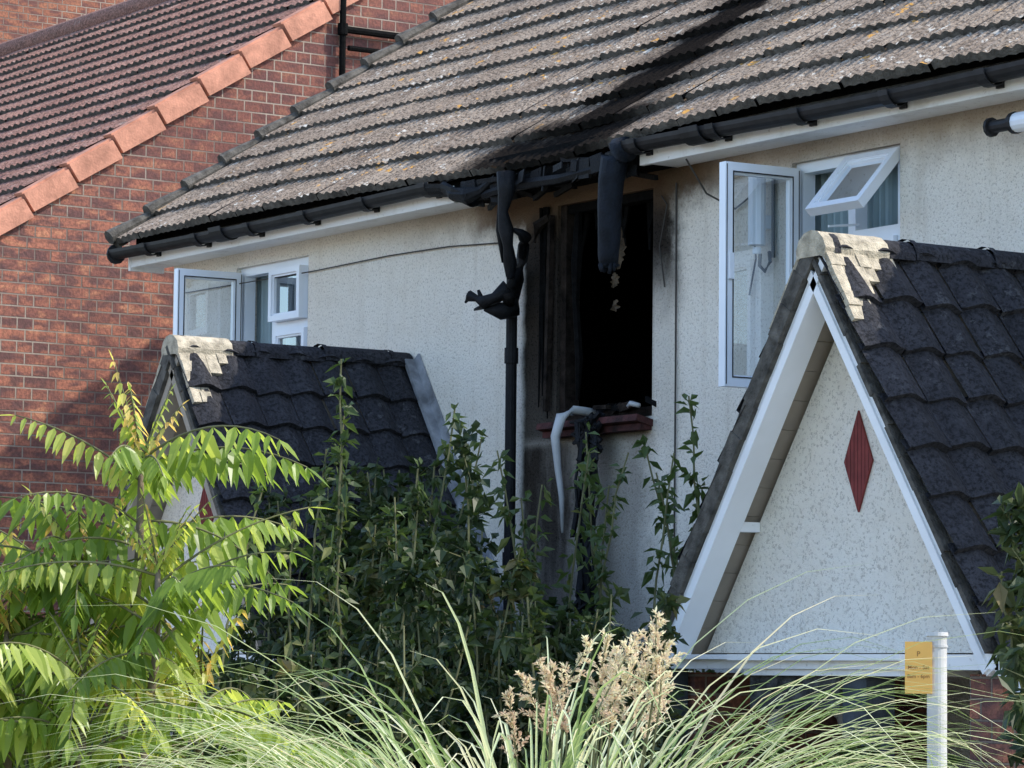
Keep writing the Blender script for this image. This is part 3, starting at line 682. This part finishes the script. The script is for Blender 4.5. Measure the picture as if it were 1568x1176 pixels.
# bushy clumps against the wall by the downpipe
for k in range(22):
    x=U(.2,1.1); y=U(-1.6,-1.0); stems.append(((x,y,0),(x+U(-.25,.25),y+U(-.2,.2),U(3.0,3.42)),.12))
shrub('overgrown_shrub',stems,M_bush,.068,.048,18,.40,10,.25)
stems=[]
def shoot(u,z,d,lean=0,b=.08):
    t=at(u,d,z); bb=at(u-lean,d+U(-.1,.1),max(.3,z-2.2)); stems.append((bb,t,b))
for u,z,d in [(-.72,3.72,14.2),(-.70,3.49,14.3),(-.78,3.35,14.3),(-.24,3.58,15.0),(-.14,3.44,14.9),(-.06,3.41,15.2),(-.18,3.37,15.),(.78,3.63,14.8),(.72,3.38,14.8),(.58,3.47,15.2),(.51,3.40,15.1),(.35,3.54,15.8),(.35,3.43,15.5),(.64,3.30,14.9),(.45,3.26,15.2),(-.50,3.16,14.5),(-.41,3.30,14.8),(-1.0,3.15,13.8),(-.88,3.03,13.8),(.05,3.20,15.2),(.14,3.27,15.4)]:
    shoot(u,z,d,U(-.26,.26),U(.05,.18))
shrub('buddleia_bush',stems,M_budd,.075,.038,24,.13,2,.4)
def blob_shrub(name,u0,u1,d0,d1,ztop,n,mat,ll=.08,tw=14):
    stems=[]
    for k in range(n):
        d=U(d0,d1); t=at(U(u0,u1),d,ztop*U(.8,1.04)); stems.append((t+V((U(-.2,.2),U(-.2,.2),-t.z)),t,.15))
    shrub(name,stems,mat,ll,ll*.6,tw,.32,8,.35)
blob_shrub('garden_hedge',-2.15,-.60,12.3,14.2,2.45,60,M_bush)
blob_shrub('privet_bush',-.55,.62,12.6,14.2,2.66,46,M_bush,.065,15)
blob_shrub('porch_shrub',.92,1.22,11.4,12.0,2.24,12,M_bush,.07)
blob_shrub('verge_shrub',1.22,1.74,10.8,11.6,2.18,16,M_bush,.07)
stems=[]
for k in range(16):
    d=10.0+U(-.3,.3); t=at(U(1.46,1.64),d,U(2.20,2.98)); b=at(1.68,d,max(.4,t.z-.7)); stems.append((b,t,.08))
shrub('young_elder_tree',stems,M_bush,.085,.040,18,.16,5,.5)

pg=empty('pampas_grass'); gb=MB()
def blade(b,az,length,tilt,bend,w,r):
    h=V((math.cos(az),math.sin(az),0)); n=13; p=V(b); pr=None; sd=V((-h.y,h.x,0))
    for k in range(n+1):
        t=k/n; ww=w*(1-t**2.2)*.5+.0006
        i=(gb.vert(p+sd*ww,r),gb.vert(p-V((0,0,ww*.5)),r),gb.vert(p-sd*ww,r))
        if pr: gb.face((pr[0],pr[1],i[1],i[0])); gb.face((pr[1],pr[2],i[2],i[1]))
        pr=i
        a=tilt+bend*t**2.4
        p=p+(h*math.sin(a)+V((0,0,math.cos(a))))*(length/n)
gc=at(.07,8.6,0)
for k in range(1700):
    az=U(0,2*math.pi); rr=U(0,.27); b=gc+V((math.cos(az)*rr,math.sin(az)*rr,U(.3,.72)))
    tl=U(.0,.18); blade(b,az+U(-.5,.5),U(2.05,2.55)-tl*1.2+(.2 if R()<.03 else 0),tl,U(1.7,3.3),U(.009,.018),min(1,U(0,1)))
gb.build('blades',M_blade,pg)
pl=MB(); sm_=MB()
for k,(u,z) in enumerate([(0.,2.36),(.03,2.41),(.07,2.44),(.10,2.43),(.20,2.49),(.24,2.50),(.27,2.47),(.33,2.52),(.36,2.56),(.38,2.49),(.41,2.46),(.31,2.44),(.39,2.41),(.35,2.44),(.25,2.42),(.30,2.49),(.37,2.52)]):
    d=8.5+U(-.25,.2); t=at(u,d,z); b=gc+V((0,0,.3)); lean=RT*U(.0,.10)*(1 if u>.14 else -1)+FW*U(-.05,.05)
    o=t-V((0,0,.17))-lean
    sm_.tube([b,b.lerp(o,.6),o,t],[.005,.004,.003,.0012],5)
    for q in range(19):
        s=q/19; p=o.lerp(t,s); dr=(rdir(.5)+(t-o).normalized()*1.1).normalized(); L=.078*(1-s*.55)*U(.5,1.1); e2=p+dr*L-V((0,0,.25*L))
        for zz in range(17):
            pp=p.lerp(e2,(zz+U(0,1))/17); leaf(pl,pp,(dr+rdir()*.8),rdir(),U(.009,.021),.006,min(1,U(0,.7)+.3*s+(.15 if u>.15 else 0)),.15)
pl.build('plumes',M_plume,pg); sm_.build('plume_stalks',M_stem,pg)

# ------------------------------------------------------------------ SIGN POST
sp=empty('sign_post'); pb=at(1.324,10.6,0); zt=2.542
mb=MB(); mb.tube([pb,pb+V((0,0,zt))],.031,20,0); mb.tube([pb+V((0,0,zt)),pb+V((0,0,zt+.012))],[.036,.034],20,0); mb.tube([pb+V((0,0,zt-.035)),pb+V((0,0,zt-.028))],.034,20,1)
mb.build('post',[M_steel,M_grey],sp,False)
mb=MB(); ax=(RT*.95-FW*.25).normalized(); nrm=ax.cross(V((0,0,1))).normalized()
if nrm.dot(FW)>0: nrm=-nrm
c=pb+V((0,0,zt-.098))-ax*.052+nrm*.036
mb.obox(c,ax*.042,V((0,0,.080)),nrm*.0025,0); 
mb.obox(c+V((0,0,.04))-nrm*.006+ax*.03,ax*.03,V((0,0,.008)),nrm*.003,1)
mb.build('sign_plate',[M_yellow,M_steel],sp)
rot=Matrix((ax,V((0,0,1)),nrm)).transposed().to_euler()
for txt,sz,dz in (('Mon - Sat',.017,-.005),('8am - 6pm',.016,-.032),('P',.022,.035)):
    cu=bpy.data.curves.new('lettering','FONT'); cu.body=txt; cu.size=sz; cu.align_x='CENTER'; cu.offset=.0003; cu.materials.append(M_ink)
    o=bpy.data.objects.new('lettering',cu); col.objects.link(o); o.location=c+nrm*.0032+V((0,0,dz)); o.rotation_euler=rot; o.parent=sp

# ------------------------------------------------------------------ LIGHT + CAMERA
sv=V((.47,.60,.74)).normalized()
w=bpy.data.worlds.new('World'); scene.world=w; w.use_nodes=True; nt=w.node_tree; nt.nodes.clear()
sk=nt.nodes.new('ShaderNodeTexSky'); sk.sky_type='NISHITA'; sk.sun_disc=False; sk.sun_elevation=math.asin(sv.z); sk.sun_rotation=math.atan2(sv.x,sv.y)
bg=nt.nodes.new('ShaderNodeBackground'); bg.inputs[1].default_value=.43; wo=nt.nodes.new('ShaderNodeOutputWorld'); nt.links.new(sk.outputs[0],bg.inputs[0]); nt.links.new(bg.outputs[0],wo.inputs[0])
sd=bpy.data.lights.new('sun','SUN'); sd.energy=5.0; sd.angle=math.radians(.5); sd.color=(1,.93,.82); so=bpy.data.objects.new('sun',sd); col.objects.link(so); so.rotation_euler=sv.to_track_quat('Z','Y').to_euler(); so.location=(0,0,30)
cd=bpy.data.cameras.new('camera'); cd.lens=120; cd.sensor_width=36; cd.clip_end=2000; cd.clip_start=.1
co=bpy.data.objects.new('camera',cd); col.objects.link(co); scene.camera=co
p=math.radians(4.92); F=(FW.normalized()*math.cos(p)+V((0,0,math.sin(p)))).normalized(); Rr=F.cross(V((0,0,1))).normalized(); Uu=Rr.cross(F).normalized()
a=.010; R2=Rr*math.cos(a)+Uu*math.sin(a); U2=Uu*math.cos(a)-Rr*math.sin(a)
co.matrix_world=Matrix(((R2.x,U2.x,-F.x,CAM.x),(R2.y,U2.y,-F.y,CAM.y),(R2.z,U2.z,-F.z,CAM.z),(0,0,0,1)))
scene.view_settings.view_transform='Standard'; scene.view_settings.look='None'; scene.view_settings.exposure=0
